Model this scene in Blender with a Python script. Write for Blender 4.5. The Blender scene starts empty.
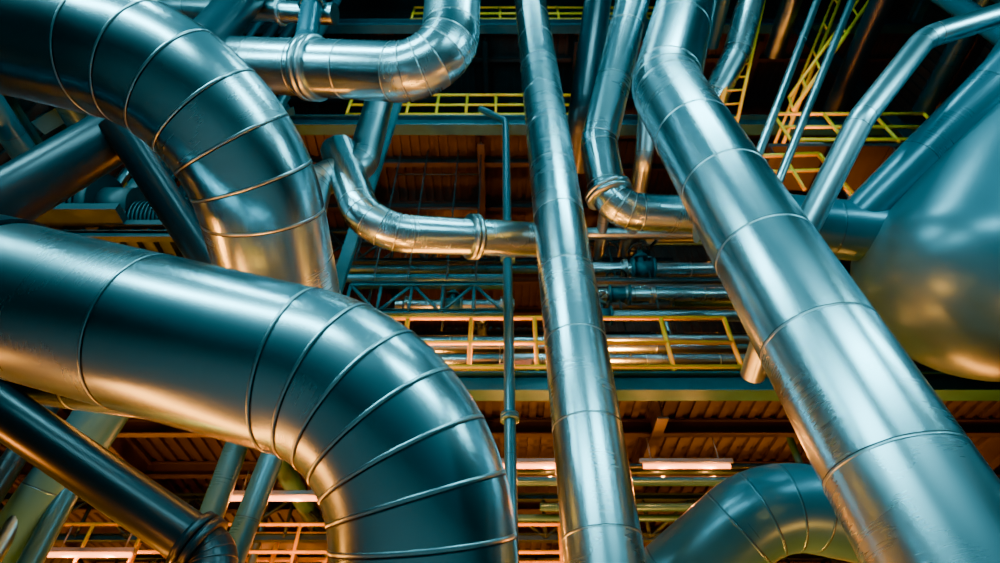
import bpy, bmesh, math, random
from mathutils import Vector, Matrix
random.seed(7)

# ---------- materials ----------
def newmat(name):
    m=bpy.data.materials.new(name); m.use_nodes=True
    nt=m.node_tree; return m,nt,nt.nodes,nt.links,nt.nodes['Principled BSDF']
def cladding(name, col, rough=.27, metal=1.0, streak=.02, bump=.03):
    m,nt,N,L,b=newmat(name)
    uv=N.new('ShaderNodeUVMap'); uv.uv_map='UVMap'
    mp=N.new('ShaderNodeMapping'); mp.inputs['Scale'].default_value=(40,2,1)
    L.new(uv.outputs[0],mp.inputs[0])
    n1=N.new('ShaderNodeTexNoise'); n1.inputs['Scale'].default_value=1.0; n1.inputs['Detail'].default_value=1
    L.new(mp.outputs[0],n1.inputs['Vector'])
    at=N.new('ShaderNodeAttribute'); at.attribute_name='gore'
    tc=N.new('ShaderNodeTexCoord')
    n2=N.new('ShaderNodeTexNoise'); n2.inputs['Scale'].default_value=1.3; n2.inputs['Detail'].default_value=2
    L.new(tc.outputs['Object'],n2.inputs['Vector'])
    n3=N.new('ShaderNodeTexNoise'); n3.inputs['Scale'].default_value=1.6; n3.inputs['Detail'].default_value=0
    L.new(tc.outputs['Object'],n3.inputs['Vector'])
    def madd(a,mul,add):
        q=N.new('ShaderNodeMath'); q.operation='MULTIPLY_ADD'
        L.new(a,q.inputs[0]); q.inputs[1].default_value=mul
        if isinstance(add,float): q.inputs[2].default_value=add
        else: L.new(add,q.inputs[2])
        return q.outputs[0]
    r=madd(n1.outputs['Fac'],streak,float(rough-.5*streak-.06))
    r=madd(at.outputs['Fac'],.04,r); r=madd(n2.outputs['Fac'],.08,r)
    L.new(r,b.inputs['Roughness'])
    mx=N.new('ShaderNodeMix'); mx.data_type='RGBA'
    mx.inputs[6].default_value=(*[c*.78 for c in col],1); mx.inputs[7].default_value=(*[min(1,c*1.15) for c in col],1)
    f=madd(at.outputs['Fac'],.5,0.0); f=madd(n2.outputs['Fac'],.5,f)
    L.new(f,mx.inputs[0]); L.new(mx.outputs[2],b.inputs['Base Color'])
    b.inputs['Metallic'].default_value=metal
    bp=N.new('ShaderNodeBump'); bp.inputs['Strength'].default_value=bump; bp.inputs['Distance'].default_value=.03
    L.new(n3.outputs['Fac'],bp.inputs['Height']); L.new(bp.outputs[0],b.inputs['Normal'])
    return m
def paint(name,col,rough=.45,metal=0.0,var=.35,scale=3):
    m,nt,N,L,b=newmat(name)
    tc=N.new('ShaderNodeTexCoord'); n=N.new('ShaderNodeTexNoise'); n.inputs['Scale'].default_value=scale; n.inputs['Detail'].default_value=6
    L.new(tc.outputs['Object'],n.inputs['Vector'])
    mx=N.new('ShaderNodeMix'); mx.data_type='RGBA'
    mx.inputs[6].default_value=(*[c*(1-var) for c in col],1); mx.inputs[7].default_value=(*[min(1,c*(1+var)) for c in col],1)
    L.new(n.outputs['Fac'],mx.inputs[0]); L.new(mx.outputs[2],b.inputs['Base Color'])
    b.inputs['Roughness'].default_value=rough; b.inputs['Metallic'].default_value=metal
    return m
def emis(name,col,s):
    m,nt,N,L,b=newmat(name)
    b.inputs['Emission Color'].default_value=(*col,1); b.inputs['Emission Strength'].default_value=s
    b.inputs['Base Color'].default_value=(*col,1)
    return m
M={}
M['clad']=cladding('aluminium_cladding',(.40,.60,.65),rough=.26)
M['clad2']=cladding('aluminium_cladding_dull',(.32,.47,.51),rough=.31)
M['band']=cladding('cladding_band',(.40,.57,.61),rough=.32)
M['seam']=paint('seam_gap',(.02,.035,.04),.5,.5)
M['teal']=cladding('teal_painted_pipe',(.03,.13,.17),rough=.30,metal=.4)
M['dark']=cladding('dark_painted_pipe',(.010,.028,.037),rough=.32,metal=.3)
M['tank']=cladding('tank_coating',(.055,.18,.22),rough=.33,metal=.35,bump=.01)
M['steel']=paint('structural_steel_paint',(.02,.11,.14),.45,.3)
M['steeld']=paint('dark_structural_steel',(.014,.04,.047),.5,.3)
M['yellow']=paint('safety_yellow_paint',(1,.56,.01),.4,0,.03)
M['deck']=paint('grating_deck_steel',(.045,.042,.042),.5,.3)
M['wall']=paint('corrugated_wall_sheet',(.055,.065,.065),.5,.3)
M['conc']=paint('concrete',(.16,.16,.155),.85,0,.3,1)
M['lampw']=emis('warm_tube_glow',(1,.30,.09),8)
M['house']=paint('lamp_housing_paint',(.2,.2,.2),.4)

# ---------- mesh helpers ----------
def obj(name,me,parent=None):
    o=bpy.data.objects.new(name,me); bpy.context.collection.objects.link(o)
    if parent: o.parent=parent
    return o
def empty(name):
    e=bpy.data.objects.new(name,None); bpy.context.collection.objects.link(e); return e
def frames(path):
    T=[]
    for i in range(len(path)):
        a=path[max(i-1,0)]; b=path[min(i+1,len(path)-1)]
        T.append((b-a).normalized())
    u=T[0].orthogonal().normalized(); U=[u]
    for i in range(1,len(T)):
        q=T[i-1].rotation_difference(T[i]); u=(q@U[-1]); u=(u-u.dot(T[i])*T[i]).normalized(); U.append(u)
    return T,U
def fillet_path(pts,R,gang=18.,space=1.1):
    pts=[Vector(p) for p in pts]; out=[(pts[0],True)]
    cur=pts[0]
    def straight(a,b):
        L=(b-a).length
        if L<1e-4: return
        n=max(1,round(L/space))
        for i in range(1,n+1): out.append((a.lerp(b,i/n),True))
    for i in range(1,len(pts)-1):
        a,c,e=pts[i-1],pts[i],pts[i+1]
        d1=(c-a).normalized(); d2=(e-c).normalized()
        ang=d1.angle(d2)
        if ang<.04: straight(cur,c); cur=c; continue
        t=R*math.tan(ang/2); t=min(t,.48*(c-a).length if i>1 else .95*(c-a).length,.48*(e-c).length if i<len(pts)-2 else .95*(e-c).length)
        r=t/math.tan(ang/2)
        s=c-d1*t; straight(cur,s)
        nrm=(d2-d1*d1.dot(d2)).normalized(); cen=s+nrm*r
        ng=max(1,round(math.degrees(ang)/gang)); sub=4
        for k in range(1,ng*sub+1):
            th=ang*k/(ng*sub)
            out.append((cen-nrm*r*math.cos(th)+d1*r*math.sin(th),k%sub==0))
        cur=c+d2*t
    straight(cur,pts[-1])
    return out
def pipe(name,pts,r,R=None,mat='clad',space=1.1,gang=18.,seg=40,bands=True,flanges=(),cap=True,parent=None):
    R=R or r*2
    fp=fillet_path(pts,R,gang,space); path=[p for p,_ in fp]; T,U=frames(path)
    V=[];F=[];MI=[];UVs=[];G=[]
    s=0; S=[0]
    for i in range(1,len(path)): s+=(path[i]-path[i-1]).length; S.append(s)
    def ring(c,t,u,rad,sv):
        w=t.cross(u); base=len(V)
        for k in range(seg):
            a=2*math.pi*k/seg
            V.append(c+(u*math.cos(a)+w*math.sin(a))*rad)
        return (base,sv)
    def skin(A,B,mi,g):
        a,sa=A;b,sb=B
        for k in range(seg):
            k2=(k+1)%seg
            F.append((a+k,a+k2,b+k2,b+k)); MI.append(mi); G.append(g)
            UVs.extend([(sa,k/seg),(sa,(k+1)/seg),(sb,(k+1)/seg),(sb,k/seg)])
    g=random.random()
    prev=ring(path[0],T[0],U[0],r,S[0])
    for i in range(1,len(path)):
        cr=ring(path[i],T[i],U[i],r,S[i]); skin(prev,cr,0,g); prev=cr
        if fp[i][1]:
            g=random.random(); prev=ring(path[i],T[i],U[i],r,S[i])
    if bands:
        bw=max(.012,r*.04)
        for i in range(1,len(path)-1):
            if not fp[i][1]: continue
            c,t,u=path[i],T[i],U[i]; k=r*1.004+.001
            a=ring(c-t*bw,t,u,r*.995,0); b1=ring(c-t*bw*.7,t,u,k,0); b2=ring(c+t*bw*.2,t,u,k,bw); 
            b3=ring(c+t*bw*.2,t,u,r*.99,bw)
            gg=random.random()
            skin(a,b1,1,gg); skin(b1,b2,1,gg); skin(b2,b3,2,0)
            d1=ring(c+t*bw*.2,t,u,r*1.002,0); d2=ring(c+t*(bw*.2+max(.008,r*.02)),t,u,r*1.002,0); skin(d1,d2,2,0)
    for fi in flanges:
        if isinstance(fi,tuple): fpos,fw,fr=fi
        else: fpos,fw,fr=fi,r*.12,1.3
        tgt=fpos*S[-1]; j=0; c=path[0]
        for q in range(len(S)-1):
            if S[q]<=tgt<=S[q+1]: c=path[q].lerp(path[q+1],(tgt-S[q])/max(1e-6,S[q+1]-S[q])); j=q; break
        t,u=T[j],U[j]
        for off in (-fw*.55,fw*.55):
            a=ring(c+t*(off-fw*.45),t,u,r*.99,0);b1=ring(c+t*(off-fw*.45),t,u,r*fr,0);b2=ring(c+t*(off+fw*.45),t,u,r*fr,.1);b3=ring(c+t*(off+fw*.45),t,u,r*.99,.1)
            skin(a,b1,1,.5);skin(b1,b2,1,.5);skin(b2,b3,1,.5)
    if cap:
        for (c,t,u,sg) in ((path[0],T[0],U[0],-1),(path[-1],T[-1],U[-1],1)):
            a,_=ring(c,t,u,r,0)
            f=tuple(range(a,a+seg)); F.append(f if sg>0 else f[::-1]); MI.append(0); G.append(.5); UVs.extend([(0,0)]*seg)
    me=bpy.data.meshes.new(name); me.from_pydata(V,[],F); 
    for mn in (mat,'band' if mat.startswith('clad') else mat,'seam'): me.materials.append(M[mn])
    uvl=me.uv_layers.new(name='UVMap'); 
    flat=[x for uv in UVs for x in uv]; uvl.data.foreach_set('uv',flat)
    at=me.attributes.new('gore','FLOAT','FACE'); at.data.foreach_set('value',G)
    me.polygons.foreach_set('material_index',MI)
    me.polygons.foreach_set('use_smooth',[len(p.vertices)==4 for p in me.polygons])
    me.update()
    return obj(name,me,parent)
def tube(bm,p,q,r,n=10,mi=0):
    p=Vector(p);q=Vector(q);t=(q-p).normalized();u=t.orthogonal().normalized();w=t.cross(u)
    A=[];B=[]
    for k in range(n):
        a=2*math.pi*k/n; o=(u*math.cos(a)+w*math.sin(a))*r
        A.append(bm.verts.new(p+o));B.append(bm.verts.new(q+o))
    for k in range(n):
        f=bm.faces.new((A[k],A[(k+1)%n],B[(k+1)%n],B[k])); f.smooth=True; f.material_index=mi
    bm.faces.new(A[::-1]).material_index=mi;bm.faces.new(B).material_index=mi
def box(bm,lo,hi,mi=0):
    x0,y0,z0=lo;x1,y1,z1=hi
    v=[bm.verts.new(c) for c in ((x0,y0,z0),(x1,y0,z0),(x1,y1,z0),(x0,y1,z0),(x0,y0,z1),(x1,y0,z1),(x1,y1,z1),(x0,y1,z1))]
    for f in ((0,3,2,1),(4,5,6,7),(0,1,5,4),(1,2,6,5),(2,3,7,6),(3,0,4,7)):
        g=bm.faces.new([v[i] for i in f]); g.material_index=mi
def ibeam(bm,p,q,w,h,tf=None,up=(0,0,1)):
    p=Vector(p);q=Vector(q);t=(q-p).normalized();up=Vector(up)
    if abs(t.dot(up))>.95: up=Vector((0,1,0))
    s=t.cross(up).normalized(); n=s.cross(t).normalized(); tf=tf or h*.09; tw=w*.08
    prof=[(-w/2,-h/2),(w/2,-h/2),(w/2,-h/2+tf),(tw,-h/2+tf),(tw,h/2-tf),(w/2,h/2-tf),(w/2,h/2),(-w/2,h/2),(-w/2,h/2-tf),(-tw,h/2-tf),(-tw,-h/2+tf),(-w/2,-h/2+tf)]
    A=[bm.verts.new(p+s*a+n*b) for a,b in prof];B=[bm.verts.new(q+s*a+n*b) for a,b in prof]
    m=len(prof)
    for k in range(m): bm.faces.new((A[k],A[(k+1)%m],B[(k+1)%m],B[k]))
    bm.faces.new(A[::-1]);bm.faces.new(B)
def fin(bm,name,mats,parent=None):
    bmesh.ops.recalc_face_normals(bm,faces=bm.faces)
    me=bpy.data.meshes.new(name); bm.to_mesh(me); bm.free()
    for k in (mats if isinstance(mats,(list,tuple)) else [mats]): me.materials.append(M[k])
    return obj(name,me,parent)
def beam(name,p,q,w,h,mat='steel'):
    bm=bmesh.new(); ibeam(bm,p,q,w,h); return fin(bm,name,mat)
def railing(p,q,h=1.1,step=1.2,r=.028,mat='yellow',name='guard_railing',kick=True):
    bm=bmesh.new(); p=Vector(p);q=Vector(q);L=(q-p).length;n=max(1,round(L/step));z=Vector((0,0,1))
    for k in range(n+1):
        c=p.lerp(q,k/n); tube(bm,c,c+z*h,r)
    for f in (1,.52): tube(bm,p+z*h*f,q+z*h*f,r)
    if kick: tube(bm,p+z*.08,q+z*.08,r*1.4,4)
    return fin(bm,name,mat)
def truss(name,p,q,h,n,mat='steeld',w=.12):
    bm=bmesh.new(); p=Vector(p);q=Vector(q);z=Vector((0,0,h))
    ibeam(bm,p,q,w,w); ibeam(bm,p+z,q+z,w,w)
    for k in range(n):
        a=p.lerp(q,k/n);b=p.lerp(q,(k+1)/n)
        tube(bm,a,a+z,w*.3,6); tube(bm,(a if k%2 else a+z),(b+z if k%2 else b),w*.3,6)
    return fin(bm,name,mat)
def scaffold(name,x0,y0,z0,nx,ny,nz,sx,sy,sz,r=.035,mat='yellow'):
    bm=bmesh.new()
    for i in range(nx+1):
        for j in range(ny+1):
            tube(bm,(x0+i*sx,y0+j*sy,z0),(x0+i*sx,y0+j*sy,z0+nz*sz),r,8)
    for k in range(1,nz+1):
        z=z0+k*sz
        for j in range(ny+1):
            tube(bm,(x0,y0+j*sy,z),(x0+nx*sx,y0+j*sy,z),r,8); tube(bm,(x0,y0+j*sy,z-sz*.45),(x0+nx*sx,y0+j*sy,z-sz*.45),r*.8,8)
        for i in range(nx+1):
            if ny: tube(bm,(x0+i*sx,y0,z),(x0+i*sx,y0+ny*sy,z),r,8)
        for i in range(nx):
            for j in range(ny+1):
                if (i+j+k)%2: tube(bm,(x0+i*sx,y0+j*sy,z-sz),(x0+(i+1)*sx,y0+j*sy,z),r*.8,8)
        if ny: box(bm,(x0+.05,y0+.05,z-.06),(x0+nx*sx-.05,y0+ny*sy*.45,z-.02),1)
    return fin(bm,name,[mat,'deck'])

# ================= STRUCTURE =================
Z1,Z2,Z3=7.1,15.2,21.6
YF=7.7
XL,XR=-10.5,14
def deck(name,z,x0,x1,y0,y1):
    bm=bmesh.new()
    box(bm,(x0,y0,z),(x1,y1,z+.06))
    n=int((x1-x0)/.25)
    for k in range(n):
        x=x0+.25*k+.05; box(bm,(x,y0,z-.06),(x+.11,y1,z-.001))
    y=y0+.9
    while y<y1:
        ibeam(bm,(x0,y,z-.21),(x1,y,z-.21),.14,.28); y+=1.5
    x=x0+.5
    while x<x1:
        ibeam(bm,(x,y0+.2,z-.27),(x,y1,z-.27),.18,.38); x+=3.1
    return fin(bm,name,'deck')
deck('grating_deck',Z1-.05,-10.3,13.8,YF+.18,15.85)
deck('grating_deck',Z2-.05,-10.3,3.1,YF+.18,15.85)
deck('grating_deck',Z3-.05,-10.3,13.8,YF+.18,15.85)
for z,h in ((Z1-.15,.36),(Z2-.2,.5),(Z3-.2,.5)):
    beam('edge_beam',(XL+.2,YF,z),(XR-.2,YF,z),.3,h)
for x in (-9.9,4.6,9.6):
    beam('steel_column',(x,YF-.35,0),(x,YF-.35,26.3),.3,.3,'steeld')
bm=bmesh.new()
box(bm,(XL,16,0),(XR,16.15,27))
k=XL
while k<XR-.2: box(bm,(k+.02,15.93,0),(k+.15,15.999,27)); k+=.3
fin(bm,'wall_back','wall')
for nm,x,sg in (('wall_left',XL,1),('wall_right',XR,-1)):
    bm=bmesh.new(); box(bm,(x-.15 if sg>0 else x,-8,0),(x if sg>0 else x+.15,16.15,27))
    y=-8
    while y<15.8:
        box(bm,(min(x,x+sg*.07),y,0),(max(x,x+sg*.07),y+.15,27)); y+=.3
    fin(bm,nm,'wall')
bm=bmesh.new(); box(bm,(XL,-8,-.2),(XR,16.15,0)); fin(bm,'floor','conc')
bm=bmesh.new(); box(bm,(XL,1,27),(XR,16.15,27.2))
for k in range(10): ibeam(bm,(XL+.1,1.3+1.6*k,26.7),(XR-.1,1.3+1.6*k,26.7),.3,.5)
fin(bm,'ceiling','wall')
for x,s in ((-9.6,-1),(12.8,1)):
    for z in (5,8.5,12,16,20,24): beam('side_girder',(x,-2,z),(x,7.0,z),.25,.35,'steel')
    for y in (.5,3.8): beam('steel_column',(x+s*.4,y,0),(x+s*.4,y,26.3),.3,.3,'steeld')
    for z in (5,12): truss('side_truss',(x-s*.4,-2,z+.6),(x-s*.4,7.2,z+.6),2.0,7,'steel')
railing((-6,YF-.1,Z1+.05),(3.9,YF-.1,Z1+.05),1.15,1.1,r=.038)
railing((-4,YF-.1,Z2+.05),(3.0,YF-.1,Z2+.05),1.15,.8,r=.035)
railing((-3,YF-.1,Z3+.05),(6,YF-.1,Z3+.05),1.15,1.0,r=.035)
railing((-8,10.5,Z1+.05),(8,10.5,Z1+.05),1.15,1.2)
railing((6,6.4,12.05),(9.3,6.4,12.05),1.15,1.2,r=.035)
railing((-9.2,9.2,3.3),(-2,9.2,3.3),1.1,.9,r=.035)
railing((-9.2,10.5,4.9),(2,10.5,4.9),1.0,.9,r=.03)
railing((4.9,9.2,3.3),(12,9.2,3.3),1.1,1.0)
for x0,x1 in ((-9.2,-2),(4.9,12)):
    bm=bmesh.new(); box(bm,(x0,9.1,3.2),(x1,10.6,3.27))
    for k in range(8): xx=x0+.1+(x1-x0-.2)*k/7; ibeam(bm,(xx,9.15,3.1),(xx,10.55,3.1),.1,.18)
    for xx in (x0+.2,x1-.2):
        for yy in (9.3,10.4): tube(bm,(xx,yy,0),(xx,yy,3.2),.06)
    fin(bm,'service_walkway','deck')
bm=bmesh.new(); box(bm,(5.5,6.4,11.9),(9.3,7.5,12.0)); 
for k in range(4): ibeam(bm,(5.5+1.25*k,6.4,11.75),(5.5+1.25*k,7.5,11.75),.12,.26)
fin(bm,'access_platform','deck')
for y,z,h in ((9.6,11.9,1.1),(12.5,10.8,1.2),(11,13.2,1.0)):
    truss('roof_truss',(-9.5,y,z),(4.2,y,z),h,16)
for y,z in ((9.2,12.6),(12.2,9.3),(13.8,11.8)):
    truss('roof_truss',(4.4,y,z),(13.5,y,z),1.1,10)
truss('platform_truss',(-3,8.3,9.05),(.1,8.3,9.05),.75,5,'steel')
for y in (10.6,13.6): truss('joist_truss',(-9.5,y,Z1-1.4),(13,y,Z1-1.4),.75,24)
for y in (2.5,5): beam('roof_girder',(XL+.3,y,22.5),(XR-.3,y,22.5),.35,.6,'steel')

# ================= MAIN PIPES =================
r=.45
pipe('insulated_elbow_pipe',[(-10.2,1.1,7.6),(-5.9,1.49,6.47),(-1.84,1.85,5.41),(-1.77,3.77,4.79),(-1.9,4.78,4.85),(-6.46,4.35,5.28),(-10.2,4.1,5.6)],r,1.25,gang=13,space=.75,seg=64)
pipe('insulated_elbow_pipe',[(-2.88,2.5,3.96),(-.42,2.58,3.31),(-.30,3.32,1.85),(-.28,3.5,0)],r,.95,gang=13,space=.8,seg=64)
pipe('pipe_sleeve',[(-10.2,2.4,5.85),(-4.16,2.48,4.29),(-2.9,2.5,3.965)],r*1.05,mat='dark',space=2)
pipe('riser_pipe',[(.91,5.23,0),(.91,5.23,2.51),(.68,4.77,15.36),(.47,4.36,26.4)],.35,space=1.08,seg=56)
pipe('riser_pipe',[(3.03,3.8,0),(2.91,3.86,2.4),(2.44,4.03,9.72),(4.6,3.15,16.4),(7.6,1.9,26.4)],.5,1.2,space=1.26,gang=14,seg=64)
pipe('insulated_pipe',[(4.4,.2,19.6),(2.81,3.03,13.95),(1.62,5.14,9.95),(1.72,5.6,8.75),(4.6,5.9,8.9)],.3,.5,flanges=((.80,.07,1.25),))
pipe('insulated_pipe',[(6.9,.6,18.7),(5.06,5.3,13.81),(4.05,6.6,12.4),(4.05,7.2,12.2)],.28,.8)
pipe('insulated_pipe',[(5.2,1.2,19.5),(3.2,6.0,13.2),(3.1,7.0,12.3),(3.1,9.8,12.1)],.2,.5,mat='clad2')
pipe('service_pipe',[(4.2,1.6,20.5),(2.45,6.6,12.9),(2.4,7.1,12.3),(2.4,9.8,12.0)],.13,.4,mat='clad2')
pipe('dark_pipe',[(3.2,1.7,20.8),(1.70,6.06,12.51),(1.65,7.2,12.3)],.3,mat='dark',space=2)
pipe('insulated_elbow_pipe',[(-9.3,4.4,12.0),(-4.38,3.94,10.28),(-.69,3.52,9.02),(-.67,2.36,12.36),(-.62,-.3,20)],.4,.62,space=.8,flanges=((.345,.1,1.15),))
pipe('branch_pipe',[(-3.25,1.3,17.7),(-3.17,3.92,11.11),(-3.15,3.9,10.3)],.18,mat='teal',space=1,flanges=(.8,.6))
pipe('branch_pipe',[(-9.3,4.0,13.2),(-2.83,3.79,11.87)],.18,mat='clad2',space=1,flanges=(.85,))
pipe('insulated_elbow_pipe',[(-2.22,5.19,13.5),(-2.22,5.19,11.60),(-2.16,5.13,9.28),(-2.79,5.13,8.90),(-2.68,5.20,7.20),(-2.68,7.2,6.6)],.25,.42,mat='clad2',gang=20)
pipe('insulated_elbow_pipe',[(-2.59,5.07,9.65),(-1.85,5.25,7.83),(.9,6.25,8.8),(1.0,6.9,8.85)],.28,.65,flanges=((.62,.07,1.25),))
pipe('drop_pipe',[(.14,7.2,0),(.14,7.2,8.2),(.14,7.2,14.3),(-.5,7.2,14.9)],.085,.3,mat='teal',space=2.5,seg=20,flanges=((.4,.05,1.6),(.62,.05,1.6)))
pipe('vessel_inlet_pipe',[(2.90,5.25,8.23),(5.60,5.29,7.79)],.42,space=.9,mat='teal')
pipe('insulated_pipe',[(10.4,.9,11.7),(7.65,3.03,9.78),(4.93,5.17,7.91)],.28,space=1.4,mat='teal')
pipe('bent_pipe',[(12,2.0,11.2),(8.29,2.91,10.40),(6.07,3.40,9.92),(4.70,3.86,8.44),(3.62,4.94,6.92),(3.6,6.8,6.5)],.165,.6,mat='clad2',space=1.5,seg=24)
pipe('insulated_elbow_pipe',[(.2,7.6,2.0),(1.07,7.19,3.20),(2.89,6.05,4.34),(4.93,6.35,4.04),(13.6,7.2,3.2)],.45,.9,mat='teal')
for a,b in (((6.32,3.83,13.72),(3.81,5.37,8.99)),((7.00,3.83,13.72),(4.28,5.37,8.99))):
    pipe('small_bore_pipe',[a,b],.07,mat='clad2',space=2,seg=16)
for a,b in (((10.15,5.74,19.78),(6.18,8.06,12.68)),((9.4,4.92,16.9),(6.4,6.3,13.2))):
    bm=bmesh.new(); a=Vector(a);b=Vector(b); o=Vector((.1,.0,.55)); tube(bm,a,b,.045); tube(bm,a+o,b+o,.035)
    for k in range(8): t=k/7; tube(bm,a.lerp(b,t),a.lerp(b,t)+o,.025)
    fin(bm,'stair_handrail','yellow')
pipe('dark_pipe',[(-10.0,4.76,1.5),(-5.6,3.81,5.99),(-4.32,3.55,7.89),(-4.32,3.5,20)],.3,.5,mat='dark',space=2)
pipe('dark_pipe',[(-4.33,3.33,7.5),(-3.3,4.99,6.45),(-2.9,7.2,5.7)],.18,mat='dark',space=2)
pipe('dark_pipe',[(-8.5,3.3,6.5),(-5.27,4.20,4.86),(-2.37,5.03,3.40),(-2.37,5.1,0)],.2,.2,mat='dark',space=2.5,flanges=((.66,.08,1.25),))
pipe('service_pipe',[(-6.9,8.0,.3),(-5.89,7.08,3.46),(-5.0,6.4,6.14),(-4.9,6.3,7.5)],.3,mat='teal',space=1.2)
pipe('service_pipe',[(-4.43,8.69,0),(-3.64,7.29,6.24),(-3.6,13,6.3)],.16,mat='teal',space=1.2)
pipe('service_pipe',[(-3.9,8.0,0),(-3.05,7.29,6.24),(-3.0,13,6.3)],.16,mat='teal',space=1.2)
beam('diagonal_strut',(-2.37,6.6,14.7),(-2.9,7.33,8.48),.22,.12,'steel')
beam('diagonal_strut',(-4.2,3.94,14.07),(-9.2,6.0,12.0),.3,.3,'steel')
beam('diagonal_strut',(-7.5,4.92,17.18),(-5.38,7.4,14.9),.25,.25,'steeld')
beam('diagonal_strut',(-9.4,7.0,9.3),(-5.2,7.2,14.9),.2,.2,'steel')
bm=bmesh.new()
a0,b0=Vector((6.05,4.73,16.56)),Vector((4.32,6.0,12.0)); o=Vector((.42,0,.05))
tube(bm,a0,b0,.045); tube(bm,a0+o,b0+o,.035)
for k in range(12): t=(k+.5)/12; c=a0.lerp(b0,t); tube(bm,c,c+o,.018)
fin(bm,'access_ladder','yellow')
bm=bmesh.new()
pts=[Vector(p) for p in ((4.51,5.85,10.67),(5.79,5.82,10.70),(6.5,6.4,10.1))]
for a,b in zip(pts,pts[1:]):
    tube(bm,a,b,.04); tube(bm,a-Vector((0,0,.5)),b-Vector((0,0,.5)),.03)
    for t in (0,.5,1): c=a.lerp(b,t); tube(bm,c,c-Vector((0,0,1.05)),.03)
fin(bm,'stair_railing','yellow')
def vessel(name,p0,p1,r,mat='tank'):
    p0=Vector(p0);p1=Vector(p1);t=(p1-p0).normalized();u=t.orthogonal().normalized();w=t.cross(u)
    prof=[]
    for k in range(21):
        a=math.pi/2*k/20; prof.append((-r*.8*math.cos(a),max(.001,r*math.sin(a))))
    L=(p1-p0).length
    n=int(L/2)
    for k in range(1,n+1): prof.append((L*k/n,r))
    bm=bmesh.new(); seg=64; rows=[]
    for s,rr in prof: rows.append([bm.verts.new(p0+t*s+(u*math.cos(2*math.pi*k/seg)+w*math.sin(2*math.pi*k/seg))*rr) for k in range(seg)])
    for a,b in zip(rows,rows[1:]):
        for k in range(seg): f=bm.faces.new((a[k],a[(k+1)%seg],b[(k+1)%seg],b[k])); f.smooth=True
    bm.faces.new(rows[-1]); bm.faces.new(rows[0][::-1])
    return fin(bm,name,mat)
vessel('pressure_vessel',(6.3,5.5,7.05),(10.7,3.3,11.7),1.44)
def motor(name,c,s=1.0):
    e=empty(name); c=Vector(c)
    bm=bmesh.new(); tube(bm,c+Vector((-.8,0,0))*s,c+Vector((.3,0,0))*s,.38*s,24)
    for k in range(12): tube(bm,c+Vector((-.7+.08*k,0,0))*s,c+Vector((-.67+.08*k,0,0))*s,.43*s,24)
    fin(bm,'motor_body','steeld',e)
    bm=bmesh.new(); tube(bm,c+Vector((.3,0,0))*s,c+Vector((.45,0,0))*s,.5*s,24); tube(bm,c+Vector((.45,0,0))*s,c+Vector((.9,0,0))*s,.3*s,24); tube(bm,c+Vector((.7,0,-.2))*s,c+Vector((.7,0,.9))*s,.16*s,20)
    tube(bm,c+Vector((.7,0,.9))*s,c+Vector((.7,0,.98))*s,.27*s,20)
    box(bm,c+Vector((-.9,-.4,-.55))*s,c+Vector((1,.4,-.42))*s)
    fin(bm,'pump_casing','steeld',e)
motor('pump_unit',(-6.3,5.34,8.5)); motor('pump_unit',(-4.9,5.5,8.35),.75)
motor('pump_unit',(-7.9,5.6,8.35),.75)
bm=bmesh.new(); c=Vector((-6.0,5.63,8.28))
for k in range(22): box(bm,c+Vector((-3+.236*k,-.35,-.45)),c+Vector((-3+.236*k+.05,.75,-.35)))
for yy in (-.35,.2,.75): ibeam(bm,c+Vector((-3,yy,-.5)),c+Vector((2.2,yy,-.5)),.1,.14)
fin(bm,'equipment_platform','steeld')
# ============ background runs ============
def hp(name,y,z,x0,x1,r,mat='clad2',**k): return pipe(name,[(x0,y,z),(x1,y,z)],r,mat=mat,seg=20,space=1.6,**k)
hp('horizontal_pipe',8.6,10.3,-4,.2,.09,'teal')
hp('horizontal_pipe',9.0,9.9,-2.2,.3,.12,flanges=((.1,.05,1.5),(.9,.05,1.5)))
hp('horizontal_pipe',9.3,11.3,1.2,6,.17,'clad',flanges=((.35,.05,1.4),))
hp('horizontal_pipe',9.2,10.4,1.4,6,.14,'clad',flanges=((.3,.05,1.4),(.42,.05,1.4)))
hp('horizontal_pipe',9.0,9.6,1.0,6,.12,'clad2')
hp('horizontal_pipe',8.9,12.1,-3,6,.15,'clad2')
hp('horizontal_pipe',8.8,8.6,-3,6,.12,'clad')
hp('horizontal_pipe',9.6,8.9,-3,6,.16,'clad')
def valve(name,c,s=1):
    c=Vector(c); bm=bmesh.new()
    tube(bm,c-Vector((.22,0,0))*s,c+Vector((.22,0,0))*s,.19*s,16)
    for q in (-.24,.24): tube(bm,c+Vector((q-.03,0,0))*s,c+Vector((q+.03,0,0))*s,.27*s,18)
    tube(bm,c,c+Vector((0,-.1,.5))*s,.07*s,10); tube(bm,c+Vector((0,-.05,.3))*s,c+Vector((0,-.06,.36))*s,.17*s,14)
    h=c+Vector((0,-.1,.52))*s
    for k in range(16):
        a=2*math.pi*k/16;b=2*math.pi*(k+1)/16
        tube(bm,h+Vector((math.cos(a),math.sin(a),0))*.25*s,h+Vector((math.cos(b),math.sin(b),0))*.25*s,.025*s,6,1)
    for k in range(3):
        a=math.pi*k/3; d=Vector((math.cos(a),math.sin(a),0))*.25*s; tube(bm,h-d,h+d,.018*s,6,1)
    return fin(bm,name,['steel','steeld'])
valve('gate_valve',(2.6,9.2,10.4),.9); valve('gate_valve',(2.1,9.0,9.6),.8); valve('gate_valve',(-1.0,9.0,9.9),.8); valve('gate_valve',(3.3,9.3,11.3),1)
valve('gate_valve',(-2.4,8.8,8.6),.8)
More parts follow.
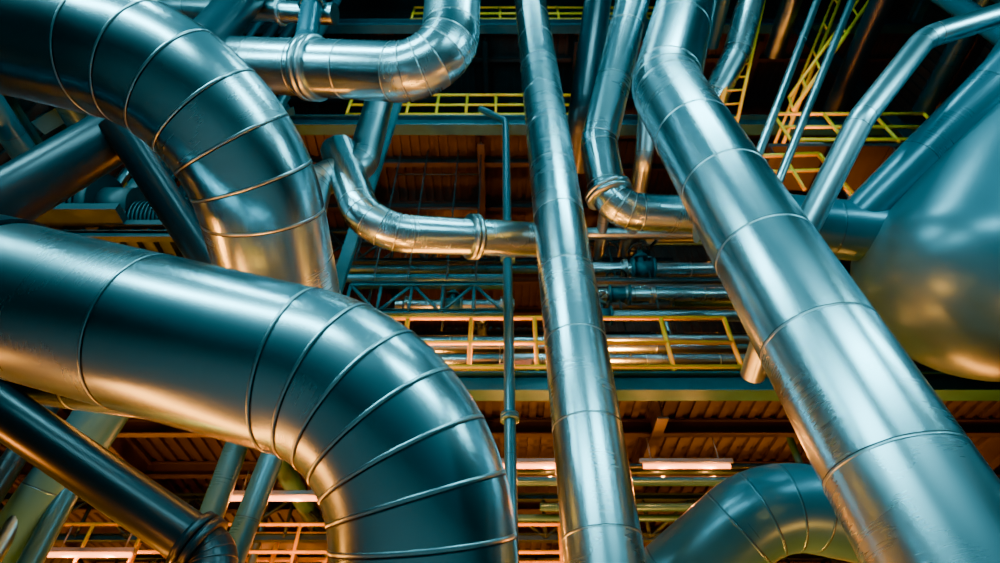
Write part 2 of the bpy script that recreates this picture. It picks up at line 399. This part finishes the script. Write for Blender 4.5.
def rack(name,n,xr,yr,zr,rr,mats):
    e=empty(name)
    for k in range(n):
        y=random.uniform(*yr); z=random.uniform(*zr); r=random.uniform(*rr)
        x0=random.uniform(xr[0],xr[0]+3); x1=random.uniform(xr[1]-5,xr[1])
        if random.random()<.4: pts=[(x0,y,z),(x1,y,z),(x1,y,z+random.choice([-1,1])*random.uniform(.8,1.6))]
        elif random.random()<.4: pts=[(x0,y,z),(x1,y,z),(x1,min(15.5,y+2),z)]
        else: pts=[(x0,y,z),(x1,y,z)]
        pipe('run_%d'%(k+1),pts,r,r*2.2,mat=random.choice(mats),seg=16,space=1.5,parent=e)
rack('pipe_rack',9,(-9.5,4),(11,14.5),(3.8,5.6),(.06,.2),['clad','dark','teal'])
rack('pipe_rack',8,(1,13),(10,14.5),(3.8,5.6),(.06,.2),['clad','dark','teal'])
rack('pipe_rack',6,(-2,9),(8.4,10),(5.6,6.4),(.04,.09),['clad2','dark','teal'])
rack('pipe_rack',12,(-9.5,4),(10.6,15),(8.4,13.5),(.06,.18),['clad','teal','dark'])
rack('pipe_rack',14,(1,13.5),(8.4,15),(7.8,16.5),(.07,.22),['clad','clad2','teal','dark'])
rack('pipe_rack',8,(-9.5,3),(8.4,13),(16,20.5),(.08,.25),['clad2','teal'])
def vrack(name,n,xr,yr,z0,z1,rr,mats):
    e=empty(name)
    for k in range(n):
        x=random.uniform(*xr);y=random.uniform(*yr);r=random.uniform(*rr)
        pipe('run_%d'%(k+1),[(x,y,z0),(x,y,z1)],r,mat=random.choice(mats),seg=16,space=1.6,parent=e)
vrack('vertical_pipe_rack',7,(-9,-4.6),(6.2,7.2),0,26,(.06,.16),['teal','dark','clad2'])
vrack('vertical_pipe_rack',6,(8.5,12.2),(2.5,6.0),0,26,(.06,.2),['teal','dark','clad2'])
vrack('vertical_pipe_rack',10,(-9,12),(9.2,15),7.2,15,(.05,.13),['teal','dark','clad2'])
vrack('vertical_pipe_rack',10,(-9,12),(10.8,15),0,6.8,(.05,.13),['teal','dark','clad2'])
def yrack(name,n,xr,zr,y0,y1,rr,mats):
    e=empty(name)
    for k in range(n):
        x=random.uniform(*xr);z=random.uniform(*zr);r=random.uniform(*rr)
        pipe('run_%d'%(k+1),[(x,y0,z),(x,y1,z)],r,mat=random.choice(mats),seg=20,space=1.4,parent=e)
yrack('overhead_pipe_rack',6,(5.5,12),(14.5,19),1,7.3,(.14,.3),['clad2','teal','dark'])
yrack('overhead_pipe_rack',5,(-8.9,-6),(9.5,14),1,6.1,(.1,.25),['clad2','teal','dark'])
scaffold('access_scaffold',-6.8,11.2,0,4,1,3,1.3,1.3,2.0,.045)
scaffold('access_scaffold',.2,11.8,0,3,1,3,1.3,1.3,1.9)
bm=bmesh.new()
for x,y in ((-2.6,8.4),(-1.9,8.4),(-1.1,8.4),(-.5,8.4),(1.9,9.2),(2.6,9.2),(3.4,9.2)): tube(bm,(x,y,8.7),(x,y,14.9),.02,6)
for z in (11,12.4,13.8): tube(bm,(-2.6,8.4,z),(-.5,8.4,z),.015,6)
fin(bm,'hanger_rods','steeld')
def tube_light(x,y,z,L=1.5,mat='lampw',col=(1,.28,.04),e=50):
    em=empty('fluorescent_light'); em.location=(x,y,z)
    bm=bmesh.new(); box(bm,(-L/2,-.07,.03),(L/2,.07,.1)); tube(bm,(-L/2+.2,0,.1),(-L/2+.2,0,.5),.012,6); tube(bm,(L/2-.2,0,.1),(L/2-.2,0,.5),.012,6); fin(bm,'housing','house',em)
    bm=bmesh.new(); tube(bm,(-L/2+.05,0,0),(L/2-.05,0,0),.04); fin(bm,'tube',mat,em)
    for q in (-.4,.4):
        l=bpy.data.lights.new('lamp','POINT'); l.energy=e; l.color=col; l.shadow_soft_size=.03
        o=bpy.data.objects.new('lamp',l); bpy.context.collection.objects.link(o); o.parent=em; o.location=(q,0,-.12)
for x,y,z in ((.4,8.7,6.1),(3.0,8.7,6.1),(-3.6,9.0,5.7),(-7.0,10.3,5.3),(-5.2,10.8,4.6),(7,10.5,6.2),(-2,13,6.2),(2,14.3,6.2),(-5,13.5,5.5),(1.4,10.2,4.6)):
    tube_light(x,y,z)  # beyond the first few, tubes are added for more orange glow
for x,y,z in ((-1.3,11.5,14.3),(2,12,14.3),(7,12,15.5),(9,9,10)): tube_light(x,y,z,1.2,e=35)  # upper tubes, also added for warm glow
def added_light(x,y,z,tx,ty,tz,sx,sy,e,col):  # area lamp added for its effect, with a housing invented around it
    em=empty('added_area_light'); em.location=(x,y,z)
    em.rotation_euler=(Vector((tx-x,ty-y,tz-z))).to_track_quat('-Z','Y').to_euler()
    bm=bmesh.new(); box(bm,(-sx/2-.05,-sy/2-.05,.02),(sx/2+.05,sy/2+.05,.2)); fin(bm,'housing','house',em)
    l=bpy.data.lights.new('lamp','AREA'); l.shape='RECTANGLE'; l.size=sx; l.size_y=sy; l.energy=e; l.color=col
    o=bpy.data.objects.new('lamp',l); bpy.context.collection.objects.link(o); o.parent=em
TE=(.30,.86,1); OR=(1,.27,.03)
added_light(-3,-3,7.5, -1,3,4, 5,.7,600,TE)  # teal lights added out of view for streaks on the pipes
added_light(4,-2.5,8, 2,4,5, 4,.6,500,TE)
added_light(-5,-1,12, -1,6,12, 4,.5,950,TE)
added_light(3,-1,15, 2,6,13, 4,.5,950,TE)
added_light(9,0,9, 6,7,10, 3,.5,500,TE)
added_light(-8,-1,9, -7,6,12, 3,.5,600,TE)
added_light(0,2,22, 0,7,20, 6,.5,500,TE)
for x,y,z,tx,ty,tz,e in ((-5,6.5,1,-5,10,6,1700),(0,9,1,0,12,6,800),(3,8,1.2,3,11,6,700),(7,7,1.5,6,9,7,450),(-8,4.5,2,-8,5,8,500),
    (-1.5,9.2,7.6,-1.5,12,12,170),(2.4,8.4,7.6,2.6,10,11,480),(7,8.6,7.8,8,10,13,280),(-6,9,7.6,-6,9,12,350),(4.5,4.5,1,4.6,5.5,5,90),(-2.8,12,1,-3,13,6,1500),(-6.5,10,1,-6.5,12,5,2200),
    (2,13,1,2,16,5,1900),(-7,13,1,-7,16,5,2500),(7,13,1,7,16,5,1100),(-3,13.5,7.6,-3,16,10,500),(2.5,13.5,7.6,2.5,16,10,600),(8,13.5,7.6,8,16,11,500),(6.5,6.8,12.3,6.5,8,16,80),(-6.2,6.7,7.4,-6.2,5.9,9,120)):
    added_light(x,y,z,tx,ty,tz,.5,.35,e,OR)  # small orange lights added to glow up decks, walls and pipework
added_light(-2.0,6.3,2.8,-1.7,3.6,4.8,2.6,.35,420,OR)  # orange strips added to warm pipe and vessel undersides
added_light(-3.6,4.2,1.6,-1.8,2.6,3.6,2.4,.3,110,OR)
added_light(2.0,6.8,2.4,2.0,4.2,5.5,1.8,.35,280,OR)
added_light(-.6,8.0,7.4,-1.2,5.6,8.4,2.2,.3,220,OR)
added_light(6.6,8.3,5.2,6.4,5.8,7.2,1.5,.3,130,OR)
w=bpy.data.worlds.new('World'); bpy.context.scene.world=w; w.use_nodes=True
N=w.node_tree.nodes; L=w.node_tree.links; bg=N['Background']
tc=N.new('ShaderNodeTexCoord'); sp=N.new('ShaderNodeSeparateXYZ'); L.new(tc.outputs['Generated'],sp.inputs[0])
cr=N.new('ShaderNodeValToRGB'); cr.color_ramp.elements[0].position=.35; cr.color_ramp.elements[0].color=(.008,.012,.013,1)
cr.color_ramp.elements[1].position=1; cr.color_ramp.elements[1].color=(.055,.35,.46,1)
mp=N.new('ShaderNodeMath'); mp.operation='MULTIPLY_ADD'; mp.inputs[1].default_value=.5; mp.inputs[2].default_value=.5
L.new(sp.outputs[2],mp.inputs[0]); L.new(mp.outputs[0],cr.inputs[0]); L.new(cr.outputs[0],bg.inputs[0]); bg.inputs[1].default_value=1.15
cam=bpy.data.cameras.new('camera'); cam.lens=36*580/1000; cam.sensor_width=36; cam.clip_end=200
cam.dof.use_dof=True; cam.dof.focus_distance=4.2; cam.dof.aperture_fstop=1.3
co=bpy.data.objects.new('camera',cam); bpy.context.collection.objects.link(co); co.location=(0,0,1.6); co.rotation_euler=(math.radians(135),0,0)
bpy.context.scene.camera=co
bpy.context.scene.view_settings.view_transform='AgX'
bpy.context.scene.view_settings.look='AgX - Punchy'
bpy.context.scene.view_settings.exposure=.2
